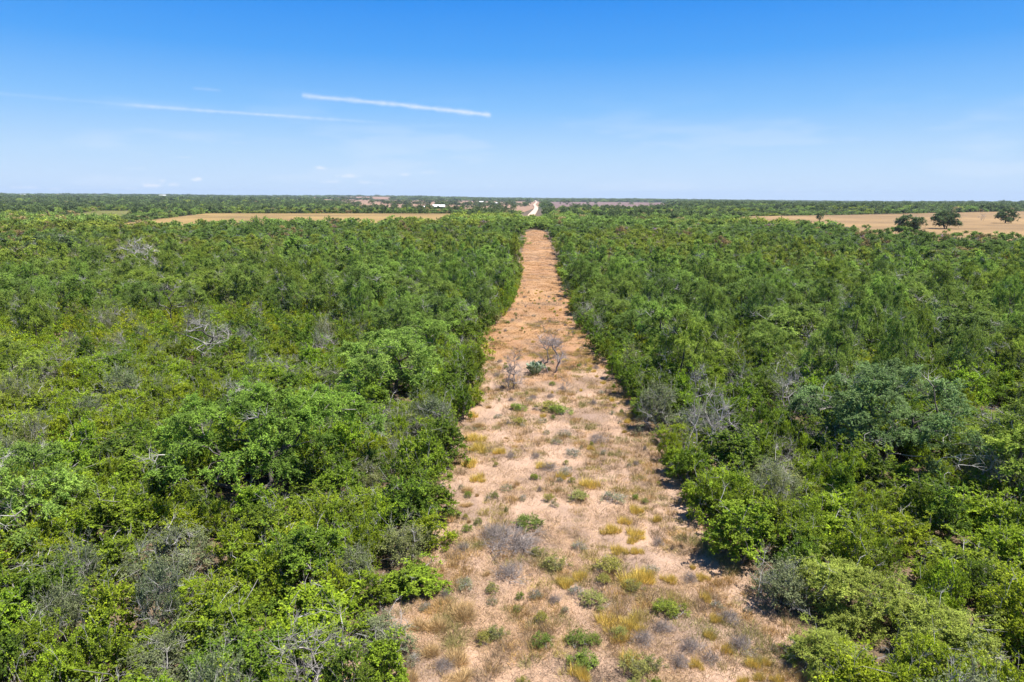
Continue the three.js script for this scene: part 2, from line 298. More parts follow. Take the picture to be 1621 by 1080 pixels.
    for (let s = 0; s < nt; s++) {
      let dx = ox * .5 + rr(-1, 1), dy = oy * .4 + rr(-.5, .9), dz = oz * .5 + rr(-1, 1); const l = Math.hypot(dx, dy, dz) || 1; dx /= l; dy /= l; dz /= l; const tl = o.twigLen * rr(.55, 1.25);
      for (let q = 0; q < per; q++) {
        const f = (q + R()) / per, x = P[0] + dx * tl * f + rr(-.04, .04) * tl * 2, y = P[1] + dy * tl * f - o.droop * tl * f * f + rr(-.04, .04) * tl * 2, z = P[2] + dz * tl * f + rr(-.04, .04) * tl * 2;
        let ex = dx * .5 + rr(-1, 1), ey = dy * .4 + rr(-.7, .6) - o.droop * .5, ez = dz * .5 + rr(-1, 1); const el = Math.hypot(ex, ey, ez) || 1; ex /= el; ey /= el; ez /= el;
        const nx = rr(-.8, .8), ny = o.upBias + rr(-.5, .5), nz = rr(-.8, .8); let sx = ey * nz - ez * ny, sy = ez * nx - ex * nz, sz = ex * ny - ey * nx; const sl = Math.hypot(sx, sy, sz) || 1; sx /= sl; sy /= sl; sz /= sl;
        const v = tone[0] * rr(.55, 1.45), hue = clamp(tone[1] * .6 + R() * .4, 0, 1), c = [mix(o.leafA[0], o.leafB[0], hue) * v, mix(o.leafA[1], o.leafB[1], hue) * v, mix(o.leafA[2], o.leafB[2], hue) * v], sc = rr(.7, 1.3);
        leaves.leaf(x, y, z, ex, ey, ez, sx, sy, sz, o.leafL * sc, o.leafW * sc, c);
      }
    }
  }
  return { wood: wood.build(), leaves: o.merged || o.leafless ? null : leaves.build(), R: o.R, H: o.H };
}
const bark = { dark: [.075, .062, .055], grey: [.22, .20, .18], pale: [.40, .38, .35], tan: [.34, .27, .2] };
const mesquite = { R: 4, H: 5, stems: 3, lean: .16, stemSpread: .25, fork: .34, tips: 230, perClump: 5, clumpR: .55, edge: .4, lower: .42, floor: .35, seg: .55, gnarl: .3, rTip: .009, maxRad: .22, bark: bark.dark, twig: bark.grey, pale: bark.pale, bareTips: .1, bareTwigs: 7, twigs: 7, twigLen: .55, leavesPerTip: 165, droop: .5, upBias: .9, leafL: .14, leafW: .045, leafA: [.135, .21, .034], leafB: [.305, .405, .073] };
const shrub = { R: 1.5, H: 2.1, stems: 7, lean: .35, stemSpread: .3, fork: .3, tips: 150, perClump: 4, clumpR: .3, edge: .3, lower: .45, floor: .3, seg: .35, gnarl: .22, rTip: .006, maxRad: .05, bark: [.14, .12, .1], twig: bark.grey, pale: bark.pale, bareTips: .05, bareTwigs: 4, twigs: 5, twigLen: .27, leavesPerTip: 66, droop: .15, upBias: 1, leafL: .085, leafW: .058, shoots: 12, leafA: [.075, .135, .01], leafB: [.20, .275, .022] };
const P = {};
const variants = (n, seed, base, over) => Array.from({ length: n }, (_, k) => plant({ ...base, ...(typeof over === 'function' ? over(k, rngOf(seed + k * 7)) : over), seed: seed + k * 13 }));
P.mesquite = variants(5, 100, mesquite, (k, r) => ({ R: [4.2, 3.4, 4.8, 3.0, 3.8][k], H: [5, 4.6, 5.4, 4.8, 4.2][k], tips: [310, 250, 360, 220, 260][k], stems: [3, 2, 4, 2, 3][k], bareTips: [.07, .12, .1, .05, .16][k], edge: [.42, .5, .38, .55, .4][k] }));
P.spreadMesquite = variants(1, 150, mesquite, { R: 5.6, H: 5.6, tips: 470, stems: 3, edge: .52, lower: .16, floor: .55, bareTips: .11, lean: .3, fork: .3, maxRad: .27, leafA: [.115, .21, .022], leafB: [.26, .405, .05] });
P.blueMesquite = variants(1, 160, mesquite, { R: 5.6, H: 5.6, tips: 430, stems: 4, bareTips: .08, leafA: [.115, .195, .058], leafB: [.24, .345, .115] });
P.leafy = variants(4, 200, shrub, (k) => ({ R: [1.7, 1.4, 2.0, 1.2][k], H: [2.4, 2.1, 2.6, 2.2][k], tips: [270, 210, 320, 160][k] }));
P.bright = variants(3, 240, shrub, (k) => ({ R: [1.5, 1.2, 1.8][k], H: [2.2, 1.7, 2.4][k], tips: [230, 170, 270][k], leafA: [.145, .235, .012], leafB: [.30, .40, .026], bareTips: .03 }));
P.thorn = variants(4, 280, shrub, (k) => ({ R: [1.6, 1.3, 2, 1.1][k], H: [1.7, 1.5, 2, 1.4][k], tips: [250, 190, 310, 150][k], leafA: [.14, .20, .007], leafB: [.315, .39, .02], leafL: .07, leafW: .046, leavesPerTip: 72, bareTips: .07 }));
P.grey = variants(3, 320, shrub, (k) => ({ R: [1.6, 1.2, 1.9][k], H: [1.8, 1.5, 2][k], tips: [250, 180, 290][k], leafA: [.14, .175, .07], leafB: [.26, .285, .14], leafL: .065, leafW: .036, leavesPerTip: 60, bareTips: .24, bareTwigs: 6, twigLen: .38 }));
P.pale = variants(2, 350, shrub, (k) => ({ R: [1.9, 1.5][k], H: [1.9, 1.6][k], tips: [420, 300][k], leafA: [.22, .28, .035], leafB: [.40, .455, .085], leafL: .07, leafW: .024, leavesPerTip: 170, twigs: 7, twigLen: .36, bareTips: .08, droop: .3 }));
const bare = { ...shrub, leafless: true, tips: 80, bareTwigs: 5, twigLen: .5, bareTips: .35, R: 1.4, H: 2, lean: .3, fork: .35, lower: .3, bark: [.24, .215, .195], twig: [.3, .27, .25], pale: [.42, .39, .36] };
P.bare = variants(3, 400, bare, (k) => ({ R: [1.5, 1.2, 1.7][k], H: [2.1, 1.9, 1.6][k], stems: [5, 4, 8][k] }));
P.trackBare = variants(2, 430, bare, (k) => ({ R: [1.5, 1.2][k], H: [2.6, 2.4][k], stems: [2, 2][k], fork: .3, lean: .2, tips: 110, bareTwigs: 7, rTip: .0095, maxRad: .07, bark: [.22, .19, .18], twig: [.3, .265, .255], pale: [.36, .32, .31], bareTips: .4 }));
const snag = { ...bare, stems: 1, lean: .12, stemSpread: .02, fork: .42, tips: 46, perClump: 2, clumpR: .3, edge: .55, lower: .25, floor: .5, gnarl: .28, seg: .5, rTip: .012, maxRad: .18, twigLen: .75, bareTwigs: 7, shoots: 0 };
P.snag = variants(3, 440, snag, (k) => ({ edge: [.42, .55, .5][k], lower: [.5, .25, .35][k], R: [2.2, 1.5, 1.6][k], H: [4, 4.4, 4][k], tips: [70, 30, 40][k], bark: k ? [.06, .052, .05] : [.36, .33, .31], pale: k ? [.36, .34, .32] : [.48, .45, .42], bareTips: [.5, .12, .6][k] }));
// coarser plants for farther away: the same forms with fewer, larger leaves
const midM = { ...mesquite, merged: true, minWood: .022, tips: 95, perClump: 6, clumpR: .5, leavesPerTip: 66, twigs: 6, droop: .25, leafL: .21, leafW: .1, bareTips: .12, bareTwigs: 5, rTip: .014 };
P.midMesquite = variants(5, 500, midM, (k) => ({ R: [4.2, 3.4, 4.8, 3, 3.8][k], H: [5, 4.6, 5.5, 5, 4.3][k], tips: [150, 115, 180, 105, 130][k] }));
const midS = { ...shrub, merged: true, minWood: .02, tips: 80, perClump: 3, leavesPerTip: 26, twigs: 4, leafL: .17, leafW: .11, shoots: 5, twigLen: .34 };
P.midLeafy = variants(2, 540, midS, (k) => ({ R: [1.7, 2.1][k], H: [2.4, 2.7][k] }));
P.midThorn = variants(2, 560, midS, (k) => ({ R: [1.7, 2.1][k], H: [1.8, 2.1][k], leafA: [.14, .20, .007], leafB: [.315, .39, .02] }));
P.midGrey = variants(1, 580, midS, { leafA: [.14, .175, .075], leafB: [.26, .285, .15], bareTips: .3, bareTwigs: 4 });
const farM = { ...mesquite, merged: true, minWood: 9, tips: 36, perClump: 3, clumpR: 1, leavesPerTip: 11, twigs: 3, leafL: .95, leafW: .5, twigLen: .9, bareTips: 0, seg: 2, floor: .3, lower: .4 };
P.lone = variants(3, 640, mesquite, (k) => ({ R: [4, 4.4, 3.6][k], H: [5, 4.8, 5.2][k], stems: [3, 2, 2][k], fork: .3, tips: [340, 380, 320][k], perClump: 6, clumpR: .8, leafL: .3, leafW: .12, twigs: 6, leavesPerTip: 60, edge: [.35, .5, .4][k], leafA: [.10, .15, .045], leafB: [.19, .25, .08], bareTips: [.2, .04, .03][k], maxRad: .3, rTip: .013, lower: .35 }));
P.far = variants(4, 600, farM, (k) => ({ R: [4.4, 3.6, 5, 4][k], H: [5, 5.2, 5.6, 4.4][k] }));

// ---------------------------------------------------------------- where plants stand
const cell = 6, gridOf = new Map();
const key = (x, z) => Math.floor(x / cell) * 100003 + Math.floor(z / cell);
function clash(x, z, r, test) { const n = 2; for (let i = -n; i <= n; i++) for (let j = -n; j <= n; j++) { const L = gridOf.get(key(x + i * cell, z + j * cell)); if (L) for (const q of L) if (test(q, Math.hypot(q.x - x, q.z - z))) return true; } return false; }
function put(q) { const k = key(q.x, q.z); if (!gridOf.has(k)) gridOf.set(k, []); gridOf.get(k).push(q); plants.push(q); return q; }
const plants = [];
const inView = (x, z, m = 0) => { const c = Math.cos(.0319), s = Math.sin(.0319), vx = x * c - z * -s, vz = -(x * s + z * c); const X = x * c - z * s, Z = -(x * s + z * c); return Z > 14 - m && Math.abs(X) < Z * .765 + 5 + m; };
const clearOfTrack = (x, z, r) => { const e = trackEdges(z); return !e || x < e[0] - r || x > e[1] + r; };

// plants that can be picked out one by one in the photograph: [kind, variant, x, z, radius, height, label, category, name, tint]
const special = [];
function mark(form, k, x, z, R, H, name, label, category, short, o = {}) { const q = put({ x, z, r: R, form, k, R, H, name, label, category, short, special: true, turn: o.turn ?? (x * 1.7 + z), tint: o.tint ?? 0, big: o.big ?? R > 2.6 }); special.push(q); return q; }
mark('spreadMesquite', 0, -13.8, -32.2, 5.8, 5.8, 'mesquite_tree', 'huge spreading mesquite with a long bare limb reaching out, near left thicket', 'tree', 'huge spreading mesquite', { turn: 2.2 });
mark('mesquite', 4, -22.4, -27, 3.6, 4.4, 'mesquite_tree', 'thin mesquite with many bare grey branches cut by the left picture edge', 'tree', 'thin bare-branched mesquite', { tint: 3 });
mark('mesquite', 0, -10.8, -49, 5.2, 5.6, 'mesquite_tree', 'rounded bright mesquite with dark tangled lower limbs left of the track', 'tree', 'rounded bright mesquite', { tint: 3 });
mark('blueMesquite', 0, 20.4, -38, 5.9, 5.8, 'mesquite_tree', 'large blue green mesquite in the near right thicket', 'tree', 'large blue green mesquite');
mark('mesquite', 1, 25, -33, 3.8, 5, 'mesquite_tree', 'yellow green drooping mesquite near the right picture edge', 'tree', 'yellow green drooping mesquite', { tint: 1 });
mark('mesquite', 4, 46.5, -88, 5.6, 6.2, 'mesquite_tree', 'mesquite with exposed black trunk limbs far in the right thicket', 'tree', 'black-limbed mesquite', { tint: 0 });
mark('lone', 0, -115, -161, 6.5, 6.6, 'mesquite_tree', 'dark grey green tree standing out in the far left thicket', 'tree', 'dark grey green tree', { tint: 2 });
mark('snag', 0, -77, -131, 4.2, 7.4, 'dead_tree', 'pale grey dead tree with bare fan of branches in the left thicket', 'dead tree', 'pale dead tree');
mark('snag', 1, -42.8, -78, 2, 5.4, 'dead_tree', 'blackened dead tree with crooked trunk among yellow green shrubs', 'dead tree', 'blackened dead tree');
mark('snag', 2, -29.3, -57.5, 2, 4.8, 'dead_tree', 'gnarled dead tree with pale twisted arms amid low left shrubs', 'dead tree', 'gnarled dead tree', { turn: 1 });
mark('bare', 2, 33, -101, 3.2, 2.4, 'bare_shrub', 'tan dry bare shrub in the middle of the right thicket', 'shrub', 'tan dry bare shrub');
mark('bare', 0, 17.8, -45.8, 1.7, 3.4, 'bare_shrub', 'wide grey bare shrub just behind the large blue green mesquite', 'shrub', 'wide grey bare shrub');
mark('bare', 1, 10.3, -38, 1.6, 3.8, 'bare_shrub', 'upright twiggy grey shrub just inside the right thicket edge', 'shrub', 'upright twiggy grey shrub', { turn: 2 });
mark('grey', 0, 8.3, -43.2, 1.7, 3, 'grey_shrub', 'feathery grey shrub standing at the right edge of the track', 'shrub', 'feathery grey shrub');
mark('snag', 0, 12.1, -49, .9, 3.2, 'bare_shrub', 'small white snag between green shrubs of the right thicket', 'shrub', 'small white snag');
mark('grey', 2, -14.2, -24, 2, 2.2, 'grey_shrub', 'broad grey green shrub low in the near left thicket', 'shrub', 'broad grey green shrub');
mark('bright', 0, 8.9, -27, 1.8, 2.5, 'leafy_shrub', 'vivid green rounded shrub at the right edge of the track', 'shrub', 'vivid green rounded shrub');
mark('grey', 1, 9.3, -23.6, 1.2, 1.7, 'grey_shrub', 'ragged olive grey shrub beside the vivid green rounded shrub', 'shrub', 'ragged olive grey shrub');
mark('pale', 0, 11.7, -23, 2.1, 1.9, 'pale_shrub', 'broad pale lime shrub in the bottom right corner thicket', 'shrub', 'broad pale lime shrub');
mark('pale', 1, 13.8, -20.6, 1.8, 1.7, 'pale_shrub', 'pale lime shrub at the bottom right picture edge', 'shrub', 'bottom pale lime shrub', { turn: 4 });
mark('pale', 1, 9.6, -19.7, 1.3, 1.3, 'pale_shrub', 'smaller pale lime shrub nearest the track at bottom right', 'shrub', 'smaller pale lime shrub', { turn: 1 });
mark('bright', 1, -4.5, -24, 1.25, .9, 'leafy_shrub', 'low vivid green shrub spilling onto the left edge of the track', 'shrub', 'low vivid green shrub');
mark('bright', 2, -5.7, -33, 1.6, 3.1, 'leafy_shrub', 'tall upright green shrub at the left edge of the track', 'shrub', 'tall upright green shrub');
mark('leafy', 0, -6.2, -67, 2.1, 3, 'leafy_shrub', 'rounded dark shrub where the track widens on its left', 'shrub', 'rounded dark shrub');
mark('grey', 1, -4.9, -20.6, 1.1, 1.0, 'grey_shrub', 'pale twiggy grey shrub at bottom left of the track', 'shrub', 'pale twiggy grey shrub');
mark('bright', 1, -4.6, -18.6, .9, 1.5, 'leafy_shrub', 'small green shrub at the very bottom beside the track', 'shrub', 'bottom green shrub');
mark('lone', 0, 171, -322, 7.6, 9, 'lone_tree', 'tallest greyish lone tree at the front of the tan pasture', 'tree', 'tallest lone pasture tree', { tint: 2 });
mark('lone', 1, 233, -400, 8.4, 9.6, 'lone_tree', 'flat topped lone tree standing in the tan pasture', 'tree', 'flat topped pasture tree', { tint: 2 });
mark('bare', 0, 354, -560, 3.2, 5, 'lone_tree', 'small bare bush in the middle of the tan pasture', 'tree', 'small pasture bush');
mark('lone', 2, 332, -500, 7, 10, 'lone_tree', 'dark leaning lone tree at the right end of the tan pasture', 'tree', 'dark pasture tree', { tint: 2 });
// on the track
mark('trackBare', 0, 1.6, -58.6, 1.7, 3.1, 'bare_shrub', 'leafless grey bush standing in the middle of the track', 'shrub', 'leafless track bush', { turn: .5 });
mark('trackBare', 1, -1.7, -53.2, 1.0, 2.7, 'bare_shrub', 'thin leafless bush on the track left of the prickly pear', 'shrub', 'thin leafless track bush', { turn: 3 });
mark('bare', 2, 2.5, -52.4, .75, 1.2, 'bare_shrub', 'small pale leafless bush on the track nearest the green weeds', 'shrub', 'small leafless track bush');

const LR = rngOf(77);
function scatter(n, zone, test, make) { for (let k = 0; k < n; k++) { const [x, z] = zone(); if (!inView(x, z, 4)) continue; const q = test(x, z); if (q) put({ ...make(x, z), x, z, ...q }); } }
const wedge = (d0, d1) => () => { const d = Math.sqrt(mix(d0 * d0, d1 * d1, LR())), a = (LR() - .5) * 1.75 - .0319; return [Math.sin(a) * d, -Math.cos(a) * d]; };
const mesquiteWeight = (x, z) => { const d = Math.hypot(x, z); let w = smooth(38, 120, d) * .75 + .12; const n = fbm(x / 38 + 2, z / 38 + 5, 3); w += (n - .5) * 1.5; if (x < -16 && z > -120 && z < -52 && x < -8 + z * -.0) w -= .42 * (1 - smooth(85, 125, -z)); if (x > 10) w += .22 * smooth(45, 80, d); return w; };
scatter(26000, wedge(18, 190), (x, z) => {
  const r = mix(2.0, 5.0, LR()); if (!clearOfTrack(x, z, r * .8) || fieldAt(x, z) >= 0) return null; if (LR() > mesquiteWeight(x, z)) return null;
  if (clash(x, z, r, (q, d) => d < (q.form.includes('esquite') ? (q.r + r) * .8 : q.special ? q.r + r * .75 : 0))) return null; return { r, R: r };
}, (x, z) => ({ form: 'mesquite', k: Math.floor(LR() * 5), H: mix(3.2, 7, LR() ** 1.3), turn: LR() * 6.28, name: 'mesquite_tree', category: 'tree', tint: fbm(x / 25, z / 25 + 80, 2) > .55 ? (LR() < .6 ? 1 : 0) : (LR() < .5 ? 3 : LR() < .5 ? 2 : 0) }));
scatter(60000, wedge(17, 150), (x, z) => {
  const r = mix(.8, 1.9, LR()); if (!clearOfTrack(x, z, r * .62) || fieldAt(x, z) >= 0) return null; if (Math.hypot(x, z) > 100 && LR() < .4) return null;
  const gap = smooth(.71, .78, fbm(x / 4.2 + 3, z / 4.2 + 60, 2)); if (Math.hypot(x, z) > 42 && LR() < gap) return null;
  if (clash(x, z, r, (q, d) => d < (q.form.includes('esquite') ? (q.special ? q.r * (z > q.z ? .62 : .3) : q.r * .3 + r * .25) : q.special ? (q.r + r) * .78 : (q.r + r) * .5))) return null; return { r, R: r };
}, (x, z) => {
  const n = fbm(x / 16 + 9, z / 16, 3), u = LR(), yellow = (x < -6 && z > -115 ? .46 : x > 8 && z > -75 ? .02 : 0) + (n - .5) * 1.6 + .28;
  const form = u < .09 ? 'grey' : u < .106 ? 'bare' : LR() < yellow ? 'thorn' : LR() < .42 ? 'bright' : 'leafy';
  return { form, k: Math.floor(LR() * 12), H: mix(1.4, 2.8, LR()) * (form === 'thorn' ? .8 : 1), turn: LR() * 6.28, category: 'shrub', tint: Math.floor(LR() * 4), name: { grey: 'grey_shrub', bare: 'bare_shrub', thorn: 'thorn_shrub', bright: 'leafy_shrub', leafy: 'leafy_shrub' }[form] };
});

// ---------------------------------------------------------------- labels: look of the plant, then where it stands by something that can be found
const landmarks = special.filter(q => q.short).map(q => ({ x: q.x, z: q.z, t: q.short }));
landmarks.push({ x: .1, z: -58, t: 'prickly pear' });
const rank = ['', 'second ', 'third ', 'fourth ', 'fifth ', 'sixth ', 'seventh ', 'eighth ', 'ninth ', 'tenth '];
const seenLabel = {};
function labelFor(list, look) {
  const rows = list.map(q => { let b = null, bd = 1e9; for (const m of landmarks) { const d = Math.hypot(q.x - m.x, q.z - m.z); if (d < bd && d > .3) { bd = d; b = m; } } const dx = q.x - b.x, dz = q.z - b.z; const rel = Math.abs(dz) > Math.abs(dx) ? (dz < 0 ? 'behind' : 'in front of') : (dx < 0 ? 'left of' : 'right of'); return { q, bd, s: `${rel} the ${b.t}` }; });
  rows.sort((a, b) => a.bd - b.bd);
  for (const r of rows) { const l = look(r.q), k = l + '|' + r.s, n = seenLabel[k] = (seenLabel[k] ?? -1) + 1; r.q.label = n === 0 ? `${l} ${r.s}` : `${l}, ${rank[n] ?? (n + 1) + 'th '}closest ${r.s}`; }
}
const sizeWord = (q, a, b) => q.R > b ? 'large' : q.R < a ? 'small' : 'medium';

function nearForm(q) { const L = P[q.form]; return L[q.k % L.length]; }
function standPlant(q) {
  const d = -q.z, big = q.form.includes('esquite');
  const g = new THREE.Group(); const n = nearForm(q);
  let lod = d > (big ? 120 : 85) && !q.special && q.form !== 'bare';
  if (lod) {
    const L = big ? P.midMesquite : q.form === 'thorn' ? P.midThorn : q.form === 'grey' ? P.midGrey : P.midLeafy, f = L[q.k % L.length];
    const m = new THREE.Mesh(f.wood, leafMaterials[q.tint]); m.name = 'crown'; g.add(m); m.scale.set(q.R / f.R, q.H / f.H, q.R / f.R);
  } else {
    const w = new THREE.Mesh(n.wood, barkMaterial); w.name = big ? 'trunk' : 'stems'; g.add(w);
    if (n.leaves) { const c = new THREE.Mesh(n.leaves, leafMaterials[q.tint]); c.name = big ? 'crown' : 'foliage'; g.add(c); }
    g.children.forEach(m => m.scale.set(q.R / n.R, q.H / n.H, q.R / n.R));
  }
  g.position.set(q.x, height(q.x, q.z) - .04, q.z); g.rotation.y = q.turn; return g;
}
for (const q of special) addThing(standPlant(q), q.name, q.label, q.category);
const groups = { mesquite_tree: 'mesquite trees of the thicket', leafy_shrub: 'green shrubs of the thicket', thorn_shrub: 'yellow green shrubs of the thicket', grey_shrub: 'grey shrubs of the thicket', bare_shrub: 'bare shrubs of the thicket' };
const tones = { mesquite: ['green', 'yellow green', 'dull green', 'fresh green'], thorn: ['yellow green', 'golden green', 'olive', 'lime'], leafy: ['dark green', 'olive green', 'deep green', 'mid green'], bright: ['bright green', 'bright yellow green', 'grass green', 'vivid green'], grey: ['grey green', 'grey olive', 'dull grey', 'silvery green'], bare: ['bare grey', 'bare grey', 'bare grey', 'bare grey'] };
const rest = [];
for (const name of Object.keys(groups)) {
  const all = plants.filter(q => !q.special && q.name === name && inView(q.x, q.z, -1)).sort((a, b) => -a.z + b.z);
  const most = name === 'mesquite_tree' ? 270 : name === 'leafy_shrub' || name === 'thorn_shrub' ? 240 : name === 'grey_shrub' ? 110 : 60, chosen = all.slice(0, most), set = new Set(chosen);
  plants.forEach(q => { if (!q.special && q.name === name && !set.has(q)) rest.push(q); });
  labelFor(chosen, q => `${sizeWord(q, name === 'mesquite_tree' ? 2.9 : 1.15, name === 'mesquite_tree' ? 3.8 : 1.55)} ${tones[q.form][q.tint]} ${name === 'mesquite_tree' ? 'mesquite tree' : name === 'bare_shrub' ? 'twiggy shrub' : 'shrub'}`);
  for (const q of chosen) addThing(standPlant(q), q.name, q.label, q.category, groups[name]);
}

// ---------------------------------------------------------------- the rest of the brush, a mass of plants out to the horizon
const brush = new THREE.Group(); brush.name = 'brushland'; brush.userData = { kind: 'stuff', label: 'dense green brush of mesquite and shrubs reaching to the horizon' };
const mass = new Map();
function spread(geometry, material, name, x, y, z, sx, sy, turn, c) { const id = geometry.uuid + material.uuid; if (!mass.has(id)) mass.set(id, { geometry, material, name, m: [], c: [] }); const e = mass.get(id), cs = Math.cos(turn), sn = Math.sin(turn); e.m.push(cs * sx, 0, -sn * sx, 0, 0, sy, 0, 0, sn * sx, 0, cs * sx, 0, x, y, z, 1); e.c.push(...c); }
const tintCols = [[1, 1, 1], [1.2, 1.05, .8], [.75, .85, .95], [1.05, 1.15, 1.1]];
for (const q of rest) {
  const big = q.form.includes('esquite'), near = -q.z < 60, L = q.form === 'bare' ? P.bare : near ? P[q.form] : big ? P.midMesquite : q.form === 'thorn' ? P.midThorn : q.form === 'grey' ? P.midGrey : P.midLeafy, f = L[q.k % L.length], y = height(q.x, q.z) - .04;
  if (q.form === 'bare' || near) spread(f.wood, barkMaterial, 'branches', q.x, y, q.z, q.R / f.R, q.H / f.H, q.turn, [1, 1, 1]); else spread(f.wood, leafMaterials[0], 'plants', q.x, y, q.z, q.R / f.R, q.H / f.H, q.turn, tintCols[q.tint]);
  if (near && f.leaves) spread(f.leaves, leafMaterials[0], 'foliage', q.x, y, q.z, q.R / f.R, q.H / f.H, q.turn, tintCols[q.tint]);
}
const FR = rngOf(901);
function far(d0, d1, spacing, forms, grow, fill) {
  // jittered polar grid whose spacing grows with distance
  for (let d = d0; d < d1;) {
    const s = spacing(d), da = s / d; for (let a = -.9; a < .84; a += da) {
      const dd = d + (FR() - .5) * s * 1.4, aa = a + (FR() - .5) * da * 1.4, x = Math.sin(aa) * dd, z = -Math.cos(aa) * dd;
      if (!clearOfTrack(x, z, 3.2) || onRoad(x, z, 9 + d * .004)) continue;
      const k = fieldAt(x, z), n = fbm(x / 70 + 31, z / 70, 3);
      if (k >= 0 && !(k === 4 && fbm(x / 90, z / 160 + 7, 2) > .56 && FR() < .22) && !(k > 4 && FR() < .004) && !(k === 1 && FR() < .0025)) continue;
      const cover = d < 260 ? 1 : smooth(.24, .4, fbm(x / 190 + 11, z / 190 + 3, 3)) * fill; if (FR() > cover) continue;
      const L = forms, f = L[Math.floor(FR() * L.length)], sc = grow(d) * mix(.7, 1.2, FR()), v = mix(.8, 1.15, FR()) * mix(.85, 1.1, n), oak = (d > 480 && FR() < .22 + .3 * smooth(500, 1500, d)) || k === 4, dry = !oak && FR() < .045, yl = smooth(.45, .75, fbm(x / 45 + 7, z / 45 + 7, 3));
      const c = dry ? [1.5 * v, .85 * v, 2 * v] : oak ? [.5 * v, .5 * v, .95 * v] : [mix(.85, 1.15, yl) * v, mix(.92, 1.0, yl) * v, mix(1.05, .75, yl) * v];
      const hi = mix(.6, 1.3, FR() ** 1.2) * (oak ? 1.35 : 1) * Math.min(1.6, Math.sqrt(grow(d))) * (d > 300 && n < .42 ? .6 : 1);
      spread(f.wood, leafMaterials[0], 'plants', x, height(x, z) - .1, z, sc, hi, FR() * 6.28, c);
    }
    d += s * .9;
  }
}
far(186, 330, () => 6.2, P.midMesquite, () => 1.05, 1);
far(150, 330, () => 4.2, [...P.midThorn, ...P.midLeafy], () => 1.1, 1);
far(330, 760, (d) => 4.9 + (d - 330) * .004, P.far, () => .95, 1.05);
far(760, 6500, (d) => d * .0078, P.far, (d) => Math.max(1, d * .0012), .95);
far(6500, 12500, (d) => d * .012, P.far, (d) => d * .0017, .9);
for (const e of mass.values()) {
  const n = e.m.length / 16, im = new THREE.InstancedMesh(e.geometry, e.material, n); im.name = e.name; im.instanceMatrix = new THREE.InstancedBufferAttribute(new Float32Array(e.m), 16); im.instanceColor = new THREE.InstancedBufferAttribute(new Float32Array(e.c), 3); im.frustumCulled = false; brush.add(im);
}
scene.add(shade(brush));

// ---------------------------------------------------------------- low plants on the track
function tuft(seed, o) {
  const R = rngOf(seed), G = new Geo(), crowns = Array.from({ length: o.crowns ?? 1 }, () => { const a = R() * 6.283, b = Math.sqrt(R()) * o.base; return [Math.cos(a) * b, Math.sin(a) * b, .5 + .8 * R(), .8 + .4 * R()]; });
  for (let k = 0; k < o.n; k++) {
    const q = crowns[k % crowns.length], a = R() * 6.283, b = Math.sqrt(R()) * o.base * (o.crowns ? .4 : 1) * q[2], x = (o.crowns ? q[0] : 0) + Math.cos(a) * b, z = (o.crowns ? q[1] : 0) + Math.sin(a) * b, t = a + (R() - .5) * 2, out = o.out * (.15 + 1.1 * R()), h = o.h * q[2] * (.3 + .9 * R()), v = (.6 + .75 * R()) * q[3], f = R(), c = [0, 1, 2].map(e => mix(o.a[e], o.b[e], f) * v);
    G.blade(x, -.02, z, x + Math.cos(t) * out, h * (R() < o.flat ? .25 : 1), z + Math.sin(t) * out, o.w * (.6 + .8 * R()), R() * 6.28, c);
  }
  return G.build();
}
const tuftForms = {
  ochre: [1, 2, 3].map(k => tuft(700 + k, { n: 1300, crowns: 7, base: .36, out: .22, h: .34, w: .016, a: [.46, .33, .06], b: [.82, .64, .17], flat: .3 })),
  brown: [1, 2].map(k => tuft(720 + k, { n: 1300, crowns: 6, base: .36, out: .3, h: .25, w: .015, a: [.38, .25, .11], b: [.72, .52, .26], flat: .3 })),
};
const weed = { ...shrub, R: .5, H: .38, stems: 9, lean: .4, tips: 90, perClump: 3, clumpR: .12, twigLen: .13, leavesPerTip: 34, leafL: .05, leafW: .018, rTip: .003, maxRad: .012, seg: .2, shoots: 0, bareTips: .08, bareTwigs: 3, droop: 0, upBias: .6 };
P.weedBright = variants(2, 800, weed, { leafA: [.15, .21, .03], leafB: [.29, .35, .06] });
P.weedOlive = variants(2, 820, weed, { leafA: [.21, .22, .055], leafB: [.38, .36, .11], bareTips: .15 });
P.weedGrey = variants(2, 840, weed, { leafA: [.19, .20, .11], leafB: [.33, .32, .2], bareTips: .35, bareTwigs: 5, leavesPerTip: 22 });
P.deadPile = variants(2, 860, { ...bare, tips: 110 }, { R: .6, H: .3, stems: 10, lean: .5, seg: .2, rTip: .005, maxRad: .012, twigLen: .28, bareTwigs: 7, bark: [.24, .2, .175], twig: [.3, .26, .23], pale: [.36, .31, .28], shoots: 0 });
